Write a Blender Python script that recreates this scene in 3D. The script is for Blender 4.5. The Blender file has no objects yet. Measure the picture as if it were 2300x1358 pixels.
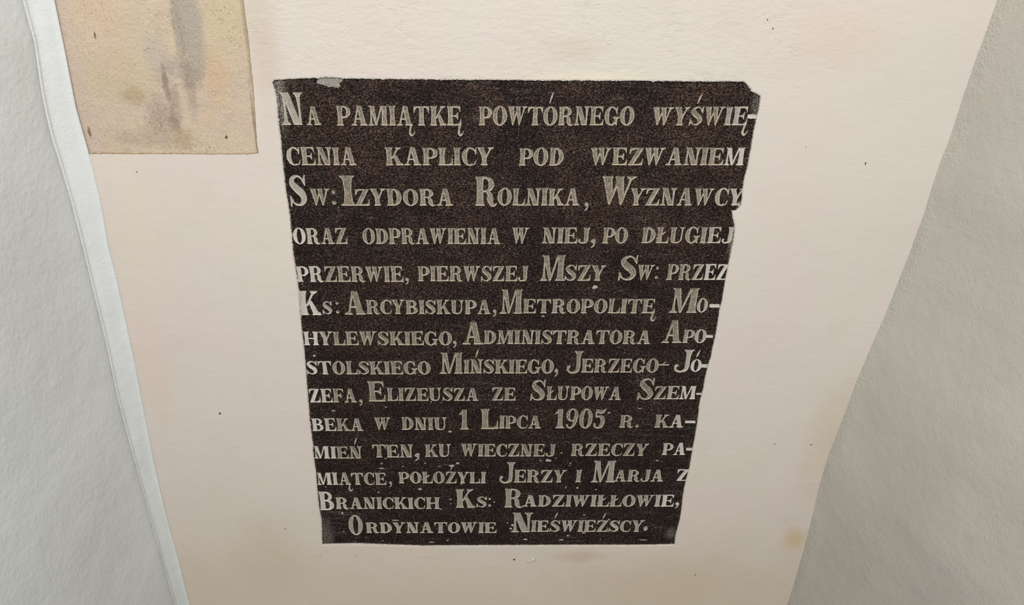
import bpy, math, random
from mathutils import Vector, Matrix, noise
from mathutils.geometry import delaunay_2d_cdt
random.seed(7)
S = bpy.context.scene
COL = S.collection

# ------------------------------------------------------------------ camera
W_PX, H_PX, F_PX = 2300.0, 1358.0, 1700.0
DOWN = Vector((1045 - 1150, 3900 - 679, F_PX)).normalized()      # the plumb direction seen by the lens
xd = Vector((1.0, 0.0, 0.026)); xd.y = -(xd.x * DOWN.x + xd.z * DOWN.z) / DOWN.y
XC = xd.normalized()
YC = XC.cross(DOWN)
CAM = Vector((0.0, -0.97, 1.70))
cam_d = bpy.data.cameras.new('camera'); cam = bpy.data.objects.new('camera', cam_d); COL.objects.link(cam)
cam_d.sensor_width = 36.0; cam_d.lens = 36.0 * F_PX / W_PX; cam_d.clip_start = 0.01
right = Vector((XC.x, YC.x, -DOWN.x)); down = Vector((XC.y, YC.y, -DOWN.y)); fwd = Vector((XC.z, YC.z, -DOWN.z))
M = Matrix((right, -down, -fwd)).transposed().to_4x4(); M.translation = CAM
cam.matrix_world = M
S.camera = cam

# ------------------------------------------------------------------ light
wd = bpy.data.worlds.new('world'); S.world = wd; wd.use_nodes = True
bg = wd.node_tree.nodes['Background']; bg.inputs[0].default_value = (0.93, 0.97, 1.0, 1); bg.inputs[1].default_value = 0.43
def area(name, loc, aim, size, power, col):
    l = bpy.data.lights.new(name, 'AREA'); l.shape = 'DISK'; l.size = size; l.energy = power; l.color = col
    o = bpy.data.objects.new(name, l); COL.objects.link(o); o.location = loc
    o.rotation_euler = (Vector(aim) - Vector(loc)).to_track_quat('-Z', 'Y').to_euler()
    return o
area('ceiling_lamp', (-0.06, -1.65, 2.85), (0.0, 0, 1.0), 0.35, 27.5, (1.0, 0.972, 0.94))
S.view_settings.view_transform = 'Standard'; S.view_settings.look = 'None'
S.view_settings.exposure = 0.42; S.view_settings.gamma = 1.0; S.view_settings.use_curve_mapping = False

# ------------------------------------------------------------------ placing by measured points
def ray(u, v):
    c = Vector((u - W_PX / 2, v - H_PX / 2, F_PX))
    return Vector((c.dot(XC), c.dot(YC), -c.dot(DOWN)))
def wp(u, v, depth=0.0):
    """wall coordinates (x, z) of a measured point on the plane y = depth"""
    r = ray(u, v); t = (depth - CAM.y) / r.y
    return (CAM.x + r.x * t, CAM.z + r.z * t)
def on_plane(u, v, p0, n):
    r = ray(u, v); n = Vector(n); t = (Vector(p0) - CAM).dot(n) / r.dot(n)
    return CAM + r * t

def mesh_obj(name, verts, faces, mats, parent=None, smooth=False, mat_idx=None):
    me = bpy.data.meshes.new(name); me.from_pydata([tuple(v) for v in verts], [], faces)
    for m in (mats if isinstance(mats, (list, tuple)) else [mats]): me.materials.append(m)
    if mat_idx: me.polygons.foreach_set('material_index', mat_idx)
    if smooth: me.polygons.foreach_set('use_smooth', [True] * len(me.polygons))
    me.update()
    o = bpy.data.objects.new(name, me); COL.objects.link(o)
    if parent: o.parent = parent
    return o
def empty(name, loc=(0, 0, 0), parent=None):
    o = bpy.data.objects.new(name, None); COL.objects.link(o); o.location = loc; o.empty_display_size = 0.05
    if parent: o.parent = parent
    return o
def inside(p, loops):
    x, y = p; c = False
    for L in loops:
        n = len(L); j = n - 1
        for i in range(n):
            xi, yi = L[i]; xj, yj = L[j]
            if (yi > y) != (yj > y) and x < (xj - xi) * (y - yi) / (yj - yi) + xi: c = not c
            j = i
    return c

# ------------------------------------------------------------------ materials
class NT:
    def __init__(s, name):
        s.m = bpy.data.materials.new(name); s.m.use_nodes = True; s.t = s.m.node_tree; s.n = s.t.nodes
        s.b = s.n['Principled BSDF']; s.tc = s.n.new('ShaderNodeTexCoord')
    def link(s, a, b): s.t.links.new(a, b)
    def setv(s, inp, v):
        if hasattr(v, 'is_linked') or isinstance(v, bpy.types.NodeSocket): s.link(v, inp)
        else: inp.default_value = v
    def map(s, scale=(1, 1, 1), rot=(0, 0, 0), loc=(0, 0, 0), vec=None):
        n = s.n.new('ShaderNodeMapping'); n.inputs['Scale'].default_value = scale; n.inputs['Rotation'].default_value = rot
        n.inputs['Location'].default_value = loc
        s.link(vec or s.tc.outputs['Object'], n.inputs[0]); return n.outputs[0]
    def noise(s, scale, detail=3, rough=0.5, vec=None, dist=0.0, color=False):
        n = s.n.new('ShaderNodeTexNoise'); n.inputs['Scale'].default_value = scale; n.inputs['Detail'].default_value = detail
        n.inputs['Roughness'].default_value = rough; n.inputs['Distortion'].default_value = dist
        s.link(vec or s.tc.outputs['Object'], n.inputs['Vector']); return n.outputs['Color' if color else 'Fac']
    def voro(s, scale, vec=None, out='Distance', feature='F1'):
        n = s.n.new('ShaderNodeTexVoronoi'); n.feature = feature; n.inputs['Scale'].default_value = scale
        s.link(vec or s.tc.outputs['Object'], n.inputs['Vector']); return n.outputs[out]
    def rng(s, v, a, b, c=0.0, d=1.0, smooth=True):
        n = s.n.new('ShaderNodeMapRange'); n.interpolation_type = 'SMOOTHSTEP' if smooth else 'LINEAR'
        s.link(v, n.inputs[0])
        for i, x in enumerate((a, b, c, d)): n.inputs[i + 1].default_value = x
        return n.outputs[0]
    def math(s, op, a, b=0.0):
        n = s.n.new('ShaderNodeMath'); n.operation = op; s.setv(n.inputs[0], a); s.setv(n.inputs[1], b); return n.outputs[0]
    def mix(s, f, a, b, mode='MIX'):
        n = s.n.new('ShaderNodeMix'); n.data_type = 'RGBA'; n.blend_type = mode
        s.setv(n.inputs[0], f); s.setv(n.inputs[6], a); s.setv(n.inputs[7], b); return n.outputs[2]
    def blob(s, x, z, rx, rz, wob=0.25, soft=0.6, k=25.0):
        """soft patch of its own at wall position (x, z) with a ragged outline"""
        v = s.n.new('ShaderNodeVectorMath'); v.operation = 'MULTIPLY_ADD'
        s.link(s.tc.outputs['Object'], v.inputs[0]); v.inputs[1].default_value = (1 / rx, 0.0, 1 / rz); v.inputs[2].default_value = (-x / rx, 0, -z / rz)
        l = s.n.new('ShaderNodeVectorMath'); l.operation = 'LENGTH'; s.link(v.outputs[0], l.inputs[0])
        nn = s.math('MULTIPLY', s.math('SUBTRACT', s.noise(k, 4, 0.6), 0.5), wob * 4)
        return s.rng(s.math('ADD', l.outputs['Value'], nn), 1 + soft / 2, 1 - soft / 2)
    def bump(s, items):
        prev = None
        for h, st, d in items:
            n = s.n.new('ShaderNodeBump'); n.inputs['Strength'].default_value = st; n.inputs['Distance'].default_value = d
            s.link(h, n.inputs['Height'])
            if prev: s.link(prev, n.inputs['Normal'])
            prev = n.outputs[0]
        s.link(prev, s.b.inputs['Normal'])
    def done(s, col, rough=0.85, spec=0.25):
        s.setv(s.b.inputs['Base Color'], col); s.setv(s.b.inputs['Roughness'], rough); s.b.inputs['Specular IOR Level'].default_value = spec
        return s.m
def hexc(r, g, b):
    f = lambda c: (c / 255 / 12.92) if c / 255 <= 0.04045 else ((c / 255 + 0.055) / 1.055) ** 2.4
    return (f(r), f(g), f(b), 1)

def mat_beige():
    t = NT('beige_limewash')
    a, b, c = hexc(213, 205, 195), hexc(215, 203, 195), hexc(212, 205, 190)
    col = t.mix(t.rng(t.noise(3.2, 4, 0.6), 0.38, 0.64), a, b)
    col = t.mix(t.rng(t.noise(5.0, 3, 0.6, vec=t.map(loc=(3, 1, 7))), 0.52, 0.72), col, c)
    col = t.mix(t.math('MULTIPLY', t.rng(t.noise(16, 5, 0.65), 0.5, 0.75), 0.2), col, hexc(201, 190, 178))
    xz = t.n.new('ShaderNodeSeparateXYZ'); t.link(t.tc.outputs['Object'], xz.inputs[0])
    low = t.rng(t.math('ADD', xz.outputs[2], t.math('MULTIPLY', t.noise(5, 4, 0.6), 0.3)), 1.05, 0.70)
    col = t.mix(t.math('MULTIPLY', low, 0.7), col, hexc(206, 193, 172))      # yellower and a little darker low on the wall
    # stains with a shape of their own
    st = [(1783, 1212, .018, .022, (198, 174, 128), .6), (1885, 950, .02, .06, (196, 184, 150), .25), (1845, 1010, .03, .10, (204, 180, 150), .3),
          (1500, 1320, .16, .06, (196, 176, 148), .35), (610, 1250, .05, .08, (196, 176, 148), .3),
          (300, 480, .03, .12, (218, 206, 190), .5), (585, 80, .02, .08, (200, 186, 168), .6), (1330, 175, .07, .008, (224, 216, 192), .7),
          (345, 830, .02, .09, (216, 196, 182), .5), (1885, 80, .05, .03, (214, 198, 172), .35), (1300, 1250, .035, .012, (190, 168, 148), .5), (1290, 110, .03, .012, (205, 190, 170), .45)]
    for u, v, rx, rz, cc, k in st:
        x, z = wp(u, v)
        col = t.mix(t.math('MULTIPLY', t.blob(x, z, rx, rz, 0.45, 1.6, 26), k), col, hexc(*cc))
    # tiny dark fly specks
    fine = t.noise(900, 2, 0.5)
    n1 = t.noise(340, 3, 0.62, vec=t.map(scale=(1, 1, 1.25)))
    n2 = t.noise(60, 4, 0.6, vec=t.map(scale=(0.8, 1, 1.5)))
    # rough trowelled zone above the stone
    x, z = wp(1150, 60)
    zone = t.blob(x, z, 0.42, 0.10, 0.25, 0.9, 9)
    ridg = t.noise(26, 4, 0.55, vec=t.map(scale=(0.7, 1, 1.9)), dist=1.2)
    crk = t.rng(t.math('ABSOLUTE', t.math('SUBTRACT', ridg, 0.52)), 0.0, 0.025)
    crm = t.math('MULTIPLY', t.math('SUBTRACT', 1.0, crk), t.math('MULTIPLY', zone, t.rng(t.noise(30, 2), 0.52, 0.64)))
    t.bump([(n1, 0.24, 0.0009), (n2, 0.26, 0.0018), (t.math('MULTIPLY', crm, -1), 0.35, 0.0012), (t.math('MULTIPLY', t.noise(75, 5, 0.72, vec=t.map(scale=(0.7, 1, 1.4))), zone), 0.42, 0.0035), (fine, 0.15, 0.0005)])
    return t.done(col, 0.9, 0.15)
def mat_cool(name, base, dark, streak=(1, 1, 1), k=1.0, pits=False):
    t = NT(name)
    col = t.mix(t.rng(t.noise(4, 4, 0.6), 0.35, 0.68), hexc(*base), hexc(*dark))
    n1 = t.noise(300, 3, 0.6, vec=t.map(scale=streak)); n2 = t.noise(60, 4, 0.6, vec=t.map(scale=streak)); n3 = t.noise(14, 3, 0.5)
    items = [(n1, 0.40 * k, 0.0013), (n2, 0.35 * k, 0.003), (n3, 0.3, 0.008)]
    msk = t.rng(t.noise(7, 3, 0.6), 0.50, 0.64)
    grit = t.rng(t.noise(260, 2, 0.5, vec=t.map(scale=streak, loc=(7, 1, 3))), 0.58, 0.70)
    items.append((t.math('MULTIPLY', grit, msk), 0.35 if pits else 0.22, 0.0013 if pits else 0.0009))
    if pits:
        xz = t.n.new('ShaderNodeSeparateXYZ'); t.link(t.tc.outputs['Object'], xz.inputs[0])
        band = t.math('MULTIPLY', t.rng(xz.outputs[1], -0.03, -0.008), t.rng(t.noise(12, 2, 0.5, vec=t.map(loc=(1, 8, 2))), 0.38, 0.52))
        rough = t.noise(300, 2, 0.55, vec=t.map(loc=(2, 2, 8)))
        items.append((t.math('MULTIPLY', rough, band), 0.6, 0.0030))
        items.append((t.math('MULTIPLY', t.rng(t.noise(150, 1, 0.4, vec=t.map(loc=(5, 2, 1))), 0.68, 0.78), 1.0), 0.22, 0.0012))
    t.bump(items)
    return t.done(col, 0.8, 0.25)
def mat_patch():
    t = NT('exposed_old_plaster')
    n = t.noise(10, 8, 0.75)
    col = t.mix(t.rng(n, 0.36, 0.62), hexc(205, 188, 162), hexc(199, 180, 162))
    col = t.mix(t.math('MULTIPLY', t.rng(t.noise(15, 5, 0.65, vec=t.map(loc=(2, 5, 3))), 0.46, 0.66), 0.6), col, hexc(198, 184, 152))
    col = t.mix(t.math('MULTIPLY', t.rng(t.noise(45, 5, 0.7, vec=t.map(loc=(6, 5, 3))), 0.46, 0.70), 0.35), col, hexc(176, 158, 140))
    def B(u, v, rx, rz, c, k, wob=0.3, soft=1.2, kk=45):
        nonlocal col
        x, z = wp(u, v, 0.003)
        col = t.mix(t.math('MULTIPLY', t.blob(x, z, rx, rz, wob, soft, kk), k), col, hexc(*c))
    B(245, 70, .032, .06, (206, 180, 156), .65)
    B(170, 150, .012, .2, (198, 178, 164), .7)
    B(215, 130, .03, .04, (200, 184, 168), .4)
    B(300, 240, .08, .02, (198, 180, 164), .4)
    B(480, 170, .018, .035, (202, 172, 140), .6)
    B(470, 265, .008, .012, (202, 174, 144), .4)
    B(500, 40, .022, .04, (200, 186, 150), .7)
    B(320, 90, .025, .05, (196, 186, 162), .5)
    B(270, 170, .04, .03, (194, 178, 148), .5)
    B(425, 60, .015, .062, (166, 157, 146), .8, .3, .8)
    B(402, 75, .006, .07, (152, 143, 134), .5, .5, 1.1, 90)
    B(350, 120, .012, .02, (182, 172, 162), .6, .4)
    B(395, 150, .014, .012, (164, 150, 144), .55, .45, 1.2, 60)
    B(432, 172, .010, .012, (156, 142, 132), .6, .5, 1.2, 70)
    B(365, 168, .012, .012, (168, 156, 145), .5, .5)
    B(372, 185, .0035, .020, (112, 100, 90), .6, .5, 1.0, 120)
    B(392, 225, .007, .026, (144, 129, 118), .5, .5, 1.0, 90)
    B(365, 262, .016, .022, (158, 142, 130), .6, .45, 1.3, 90)
    B(392, 275, .006, .012, (132, 116, 112), .55, .5, 1.0, 110)
    B(430, 205, .006, .03, (150, 134, 120), .45, .5, 1.1, 90)
    B(345, 310, .04, .012, (170, 152, 138), .5, .45)
    B(300, 215, .014, .010, (166, 148, 112), .6, .5, 1.2, 80)
    B(410, 310, .012, .012, (172, 148, 108), .5, .5)
    B(560, 120, .0030, .10, (150, 132, 104), .55, .5, 1.2, 60)  # this band and the next paint the soft shadow inside the right edge
    B(573, 290, .0016, .05, (120, 96, 66), .6, .4, 1.2, 60)
    B(214, 80, .0011, .0042, (92, 70, 48), .85, .45, .8, 260)
    B(201, 296, .0022, .0055, (104, 80, 52), .85, .5, .8, 260)
    B(509, 307, .0018, .0026, (84, 64, 44), .9, .4, .8, 260)
    dk = t.math('MULTIPLY', t.rng(t.noise(320, 4, 0.72, vec=t.map(scale=(1.2, 1, 0.8))), 0.54, 0.68), t.rng(t.noise(14, 4, 0.65, vec=t.map(loc=(1, 2, 9))), 0.42, 0.62))
    x, z = wp(405, 90)
    dk = t.math('MAXIMUM', dk, t.math('MULTIPLY', t.rng(t.noise(300, 4, 0.72), 0.54, 0.64), t.blob(x, z, .008, .075, .4, 1.0, 60)))
    x, z = wp(355, 280)
    dk = t.math('MAXIMUM', dk, t.math('MULTIPLY', t.rng(t.noise(280, 4, 0.72), 0.54, 0.66), t.blob(x, z, .024, .03, .4, 1.2, 60)))
    col = t.mix(t.math('MULTIPLY', dk, 0.7), col, hexc(122, 104, 88))
    g2 = t.noise(420, 3, 0.7, vec=t.map(loc=(3, 3, 1)))
    col = t.mix(t.rng(g2, 0.56, 0.66, 0.0, 0.35), col, hexc(150, 132, 112))
    col = t.mix(t.rng(g2, 0.44, 0.36, 0.0, 0.35), col, hexc(222, 208, 186))
    t.bump([(t.noise(330, 4, 0.65), 0.55, 0.0018), (t.noise(110, 4, 0.65), 0.5, 0.003), (t.noise(18, 3, 0.5), 0.3, 0.004)])
    return t.done(col, 0.85, 0.15)
def mat_granite():
    t = NT('dark_granite')
    v1 = t.map(scale=(0.62, 1, 1.0))
    sp = t.n.new('ShaderNodeSeparateColor'); t.link(t.noise(640, 3, 0.74, vec=v1, color=True), sp.inputs[0])
    v2 = t.map(scale=(0.55, 1, 1.0), loc=(4, 4, 1))
    blk, brn, gry, pnk = hexc(5, 4, 4), hexc(104, 74, 61), hexc(122, 112, 103), hexc(182, 148, 130)
    col = t.mix(t.rng(sp.outputs[0], 0.50, 0.60), blk, hexc(44, 34, 31))
    redm = t.rng(t.noise(9, 5, 0.65), 0.38, 0.62)
    xz = t.n.new('ShaderNodeSeparateXYZ'); t.link(t.tc.outputs['Object'], xz.inputs[0])
    hgt = t.rng(xz.outputs[2], 0.15, 0.75, 0.25, 1.0, False)
    redm = t.math('MULTIPLY', redm, hgt)
    col = t.mix(t.math('MULTIPLY', t.rng(sp.outputs[1], 0.51, 0.60), t.math('ADD', t.math('MULTIPLY', redm, 0.8), 0.15)), col, brn)
    cl = t.rng(t.noise(38, 4, 0.6, vec=v2), 0.36, 0.62, 0.35, 1.0)
    col = t.mix(t.math('MULTIPLY', t.math('MULTIPLY', t.rng(sp.outputs[2], 0.55, 0.66), 0.8), cl), col, gry)
    col = t.mix(t.math('MULTIPLY', t.rng(t.noise(520, 2, 0.6, vec=v2), 0.64, 0.72), t.math('MULTIPLY', cl, 0.85)), col, pnk)
    # dusty limewash haze along the margins and foot
    for u, v, rx, rz, k in ((733, 1200, .010, .028, .4), (628, 215, .006, .04, .8), (1508, 1200, .008, .012, .4), (1701, 232, .006, .016, .45), (1645, 545, .004, .02, .6)):
        x, z = wp(u, v); z -= wp(1100, 1222)[1]
        m = t.math('MULTIPLY', t.blob(x, z, rx, rz, 0.3, 1.2, 90), t.math('MULTIPLY', t.rng(t.noise(560, 3, 0.7), 0.46, 0.58), k))
        col = t.mix(m, col, hexc(176, 172, 164))
    sc = t.noise(16, 3, 0.6, vec=t.map(scale=(0.25, 1, 6.0)))
    scr = t.rng(t.math('ABSOLUTE', t.math('SUBTRACT', sc, 0.5)), 0.006, 0.0)
    scr = t.math('MULTIPLY', scr, t.rng(t.noise(11, 2), 0.50, 0.62))
    col = t.mix(t.math('MULTIPLY', scr, 0.35), col, hexc(150, 140, 128))
    t.bump([(t.noise(420, 3, 0.7), 0.35, 0.0008)])
    return t.done(col, t.rng(t.noise(200, 2), 0.3, 0.7, 0.55, 0.8), 0.12)
def mat_letter(name, c1, c2, white, rough):
    t = NT(name)
    at = t.n.new('ShaderNodeAttribute'); at.attribute_type = 'OBJECT'; at.attribute_name = 'limewash'
    n = t.noise(620, 4, 0.75, vec=t.map(scale=(1.0, 1, 0.7)))
    col = t.mix(t.rng(n, 0.38, 0.62), hexc(*c2), hexc(*c1))
    col = t.mix(t.math('MULTIPLY', t.rng(t.noise(22, 3, 0.6), 0.42, 0.66), 0.35), col, hexc(c1[0] - 14, c1[1] - 22, c1[2] - 32))
    col = t.mix(t.math('MULTIPLY', at.outputs['Fac'], t.rng(t.noise(240, 3, 0.6), 0.2, 0.5, 0.45, 1.0)), col, hexc(*white))
    t.bump([(n, 0.6, 0.0012), (t.noise(90, 3), 0.3, 0.0015)])
    return t.done(col, rough, 0.2)
def mat_plain(name, c, c2=None, nz=200, b=0.5):
    t = NT(name)
    col = t.mix(t.rng(t.noise(nz, 4, 0.65), 0.4, 0.62), hexc(*c), hexc(*(c2 or c)))
    t.bump([(t.noise(nz * 1.5, 4, 0.65), b, 0.0014)])
    return t.done(col, 0.85, 0.2)

M_BEIGE = mat_beige()
M_LEFT = mat_cool('cool_white_paint_brushed', (218, 221, 219), (212, 215, 212), (1, 0.5, 0.45), 1.5)
M_STRIP = mat_cool('cool_white_paint', (220, 223, 222), (214, 218, 216), (1, 1, 1), 0.9)
M_RIGHT = mat_cool('grey_green_paint_stippled', (191, 187, 177), (184, 179, 170), (1, 1, 1), 1.1, True)
M_PATCH = mat_patch(); M_GRAN = mat_granite()
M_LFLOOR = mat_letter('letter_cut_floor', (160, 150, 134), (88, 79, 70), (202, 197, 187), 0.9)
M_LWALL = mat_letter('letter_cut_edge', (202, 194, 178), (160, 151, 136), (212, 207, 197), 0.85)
M_RIM = mat_plain('whitewash_smear', (226, 220, 208), (178, 168, 156), 420, 0.9)
M_MORTAR = mat_plain('grey_mortar', (168, 162, 152), (140, 134, 126), 420, 0.9)
M_DROP = mat_plain('white_paint_spatter', (198, 190, 176), (160, 151, 138), 380, 0.8)
M_DARK = mat_plain('dark_speck', (70, 54, 42), (48, 38, 30), 300, 0.4)
M_GROOVE = mat_plain('cut_edge_of_plaster', (180, 156, 128), (140, 116, 90), 260, 0.9)
M_FLOOR = mat_plain('stone_floor', (150, 142, 130), (128, 122, 112), 20, 0.4)

# ------------------------------------------------------------------ outlines measured on the wall
PLQ = [(612, 186), (617, 179), (640, 178), (668, 176), (700, 175), (740, 173), (775, 176), (850, 177), (1000, 178.5), (1200, 180), (1400, 181), (1560, 182.5), (1670, 183),
       (1681, 193), (1689, 206), (1698, 210), (1707, 215), (1708, 222), (1704, 247), (1699, 265), (1695, 284), (1690, 310), (1686.5, 333), (1682, 356), (1678, 378), (1673, 395), (1670, 410), (1667, 430), (1666, 448), (1664.5, 458), (1661, 467), (1653, 472.5),
       (1643.5, 474), (1645.5, 489), (1649, 503), (1650, 517), (1648, 532), (1646, 545), (1642, 564), (1637.7, 584), (1634, 604), (1630, 623), (1626, 648), (1621.6, 676), (1617, 692), (1614.7, 706), (1611, 728), (1607.7, 750), (1601, 779), (1598.7, 790),
       (1597, 801), (1592, 816), (1588, 830), (1583, 852), (1579, 875), (1574, 893), (1570, 912), (1568, 934), (1565, 956), (1562, 975), (1558, 995), (1555, 1010), (1552, 1030), (1549, 1048), (1540.6, 1079), (1537, 1095), (1534, 1112),
       (1531, 1140), (1527, 1166), (1521, 1188), (1517, 1203), (1516, 1212), (1515, 1222), (1460, 1223.5), (1400, 1224), (1260, 1224), (1120, 1224.6), (1030, 1225), (950, 1225.5), (900, 1224), (860, 1222.5), (800, 1220.5), (760, 1221), (724, 1222),
       (723, 1200), (722, 1166), (718, 1146), (715, 1124), (712, 1092), (710, 1062), (706, 1035), (702.7, 1011), (703.5, 999), (699, 970), (695.9, 945), (693, 905), (690, 869), (688, 840), (686, 814), (684, 792), (681.7, 771), (679, 750),
       (675, 705), (671.5, 653), (668, 628), (664.6, 607), (661, 584), (657.6, 561), (655, 527), (652, 492), (650, 476), (647, 457), (643.8, 440), (640, 409), (636.5, 379), (634, 350), (631.6, 318), (628, 293), (625.6, 270), (623, 245), (622, 221), (618, 203)]
PATCH = [(100, -60), (105, 0), (125, 100), (145, 205), (160, 275), (172, 330), (176, 344.5), (230, 344.5), (300, 345), (400, 344.8), (500, 345.5), (560, 345.5), (579, 343), (576, 315), (572, 250), (566, 175), (556, 80), (547, 10), (541, -60)]
STONE_Y = 0.0028
def densify(pts, step, amp, seed):
    out = []
    for i in range(len(pts)):
        a, b = Vector(pts[i]), Vector(pts[(i + 1) % len(pts)]); n = max(1, int(round((b - a).length / step)))
        for k in range(n):
            p = a.lerp(b, k / n)
            q = noise.noise_vector(Vector((p.x * 420, p.y * 420, seed))) * amp + noise.noise_vector(Vector((p.x * 110, p.y * 110, seed + 3))) * amp * 0.8
            out.append((p.x + q.x, p.y + q.y))
    return out
def area2(L): return sum(L[i - 1][0] * L[i][1] - L[i][0] * L[i - 1][1] for i in range(len(L))) / 2
def offset(L, d):
    """moves a closed outline outward (d > 0) or inward along its corners"""
    n = len(L); s = 1 if area2(L) > 0 else -1; out = []
    for i in range(n):
        a, b, c = Vector(L[i - 1]), Vector(L[i]), Vector(L[(i + 1) % n])
        e1 = b - a; e2 = c - b
        if e1.length < 1e-9 or e2.length < 1e-9: out.append(tuple(b)); continue
        n1 = Vector((e1.y, -e1.x)).normalized() * s; n2 = Vector((e2.y, -e2.x)).normalized() * s
        m = n1 + n2
        if m.length < 1e-6: out.append(tuple(b)); continue
        m.normalize(); k = d / max(0.55, m.dot(n1))
        out.append((b.x + m.x * k, b.y + m.y * k))
    return out
plq_w = [wp(u, v, STONE_Y * 0.5) for u, v in PLQ]
hole = densify(plq_w, 0.0016, 0.00045, 1.0)
patch_hole = densify([wp(u, v) for u, v in PATCH], 0.004, 0.0005, 5.0)

# ------------------------------------------------------------------ room shell
def lerp_px(tab, v):
    if v <= tab[0][1]: a, b = tab[0], tab[1]
    elif v >= tab[-1][1]: a, b = tab[-2], tab[-1]
    else:
        for a, b in zip(tab, tab[1:]):
            if a[1] <= v <= b[1]: break
    return a[0] + (b[0] - a[0]) * (v - a[1]) / (b[1] - a[1])
INNER = [(123, 0), (148, 120), (171, 240), (196, 330), (227, 450), (246, 560), (262, 620), (282, 710), (300, 800), (322, 910), (345, 1030), (376, 1165), (404, 1265), (427, 1358)]
OUTER = [(50, 0), (75, 90), (92, 210), (112, 300), (140, 390), (158, 450), (183, 545), (210, 660), (235, 760), (262, 890), (300, 1030), (330, 1140), (362, 1250), (392, 1358)]
RIGHT = [(2240, 0), (2200, 110), (2165, 210), (2133, 310), (2105, 385), (2078, 470), (2052, 540), (2025, 610), (1990, 705), (1960, 770), (1925, 850), (1885, 960), (1860, 1020), (1838, 1100), (1812, 1210), (1790, 1285), (1768, 1358)]
Z_TOP, Z_BOT = 2.45, 0.0
ZS = [Z_BOT + (Z_TOP - Z_BOT) * i / 150 for i in range(151)]
def poly_at_z(tab, fn):
    pts = sorted(((fn(u, v)) for u, v in tab), key=lambda p: p[2])
    n = len(pts); mz = sum(p[2] for p in pts) / n
    def ev(z, comp):
        if z <= pts[0][2] or z >= pts[-1][2]:
            sl = (pts[-1][comp] - pts[0][comp]) / (pts[-1][2] - pts[0][2]); e = pts[0] if z <= pts[0][2] else pts[-1]
            return e[comp] + sl * (z - e[2])
        for a, b in zip(pts, pts[1:]):
            if a[2] <= z <= b[2]: return a[comp] + (b[comp] - a[comp]) * (z - a[2]) / (b[2] - a[2])
    return lambda z: (ev(z, 0), ev(z, 1))
def w3(u, v): x, z = wp(u, v); return (x, 0.0, z)
inner = poly_at_z(INNER, w3); rightc = poly_at_z(RIGHT, w3)
xi = inner(1.2)[0]
ang = math.radians(40)                                              # the narrow splay stands at 40 degrees to the wall
sd = Vector((-math.cos(ang), -math.sin(ang), 0)); sn = Vector((math.sin(ang), -math.cos(ang), 0))
def o3(u, v): p = on_plane(u, v, (xi, 0, 1.2), sn); return (p.x, p.y, p.z)
outer = poly_at_z(OUTER, o3)
def wav(z, s, a): return noise.noise(Vector((s, s * 2, z * 9))) * a + noise.noise(Vector((s, 4, z * 45))) * a * 0.3

def undul(x, z, seed=0.0, a=0.0013): return noise.noise(Vector((x * 7, seed, z * 7))) * a + noise.noise(Vector((x * 22, seed + 5, z * 22))) * a * 0.3
# back wall: one sheet with the two openings, each with its turned-in plaster lip
bl = [(inner(z)[0] + wav(z, 1, .0012), z) for z in ZS]; br = [(rightc(z)[0] + wav(z, 7, .0018), z) for z in ZS]
outline = bl[::-1] + br
outline = [p for p in outline]
# the patch opening runs on behind the corner strip
lip1 = offset(hole, 0.0016); lip2 = offset(patch_hole, 0.0008)
vs, es = [], []
def add_loop(L):
    s = len(vs); vs.extend(Vector(p) for p in L); es.extend((s + i, s + (i + 1) % len(L)) for i in range(len(L)))
add_loop(outline); add_loop(lip1); add_loop(lip2)
x = -0.9
while x < 0.9:
    z = 0.02
    while z < 2.43:
        jx, jz = x + random.uniform(-.004, .004), z + random.uniform(-.004, .004)
        if inner(jz)[0] + .008 < jx < rightc(jz)[0] - .008: vs.append(Vector((jx, jz)))
        z += 0.022
    x += 0.022
cv, _, cf, *_ = delaunay_2d_cdt(vs, es, [], 0, 1e-7)
def cen(f, cv): return (sum(cv[i][0] for i in f) / len(f), sum(cv[i][1] for i in f) / len(f))
faces = []
bb1 = (min(p[0] for p in lip1), max(p[0] for p in lip1), min(p[1] for p in lip1), max(p[1] for p in lip1))
for f in cf:
    c = cen(f, cv)
    if not inside(c, [outline]): continue
    if bb1[0] < c[0] < bb1[1] and bb1[2] < c[1] < bb1[3] and inside(c, [lip1]): continue
    if c[1] > 1.2 and inside(c, [lip2]): continue
    faces.append(tuple(f))
def orient(fs, V, want=(0, -1, 0)):
    out = []
    for f in fs:
        a, b, c = V[f[0]], V[f[1]], V[f[2]]
        n = (Vector(b) - Vector(a)).cross(Vector(c) - Vector(a))
        out.append(f if n.dot(Vector(want)) > 0 else tuple(reversed(f)))
    return out
V = [(p[0], undul(p[0], p[1]), p[1]) for p in cv]
faces = orient(faces, V)
midx = [0] * len(faces)
def lip(L0, L1, d1, d2, m=0):
    n = len(L0); s = len(V)
    for p in L0: V.append((p[0], undul(p[0], p[1]), p[1]))
    for p in L1: V.append((p[0], undul(p[0], p[1]) + d1, p[1]))
    for p in L1: V.append((p[0], d2, p[1]))
    for i in range(n):
        j = (i + 1) % n
        for r in (0, 1):
            faces.append((s + r * n + i, s + r * n + j, s + (r + 1) * n + j, s + (r + 1) * n + i)); midx.append(m)
lip(lip1, hole, 0.0009, 0.0065); lip(lip2, patch_hole, 0.0005, 0.005, 1)
wall = mesh_obj('wall_back', V, faces, [M_BEIGE, M_GROOVE], mat_idx=midx)
wall['kind'] = 'structure'; wall['label'] = 'beige limewashed wall around the dark memorial stone'

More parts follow.
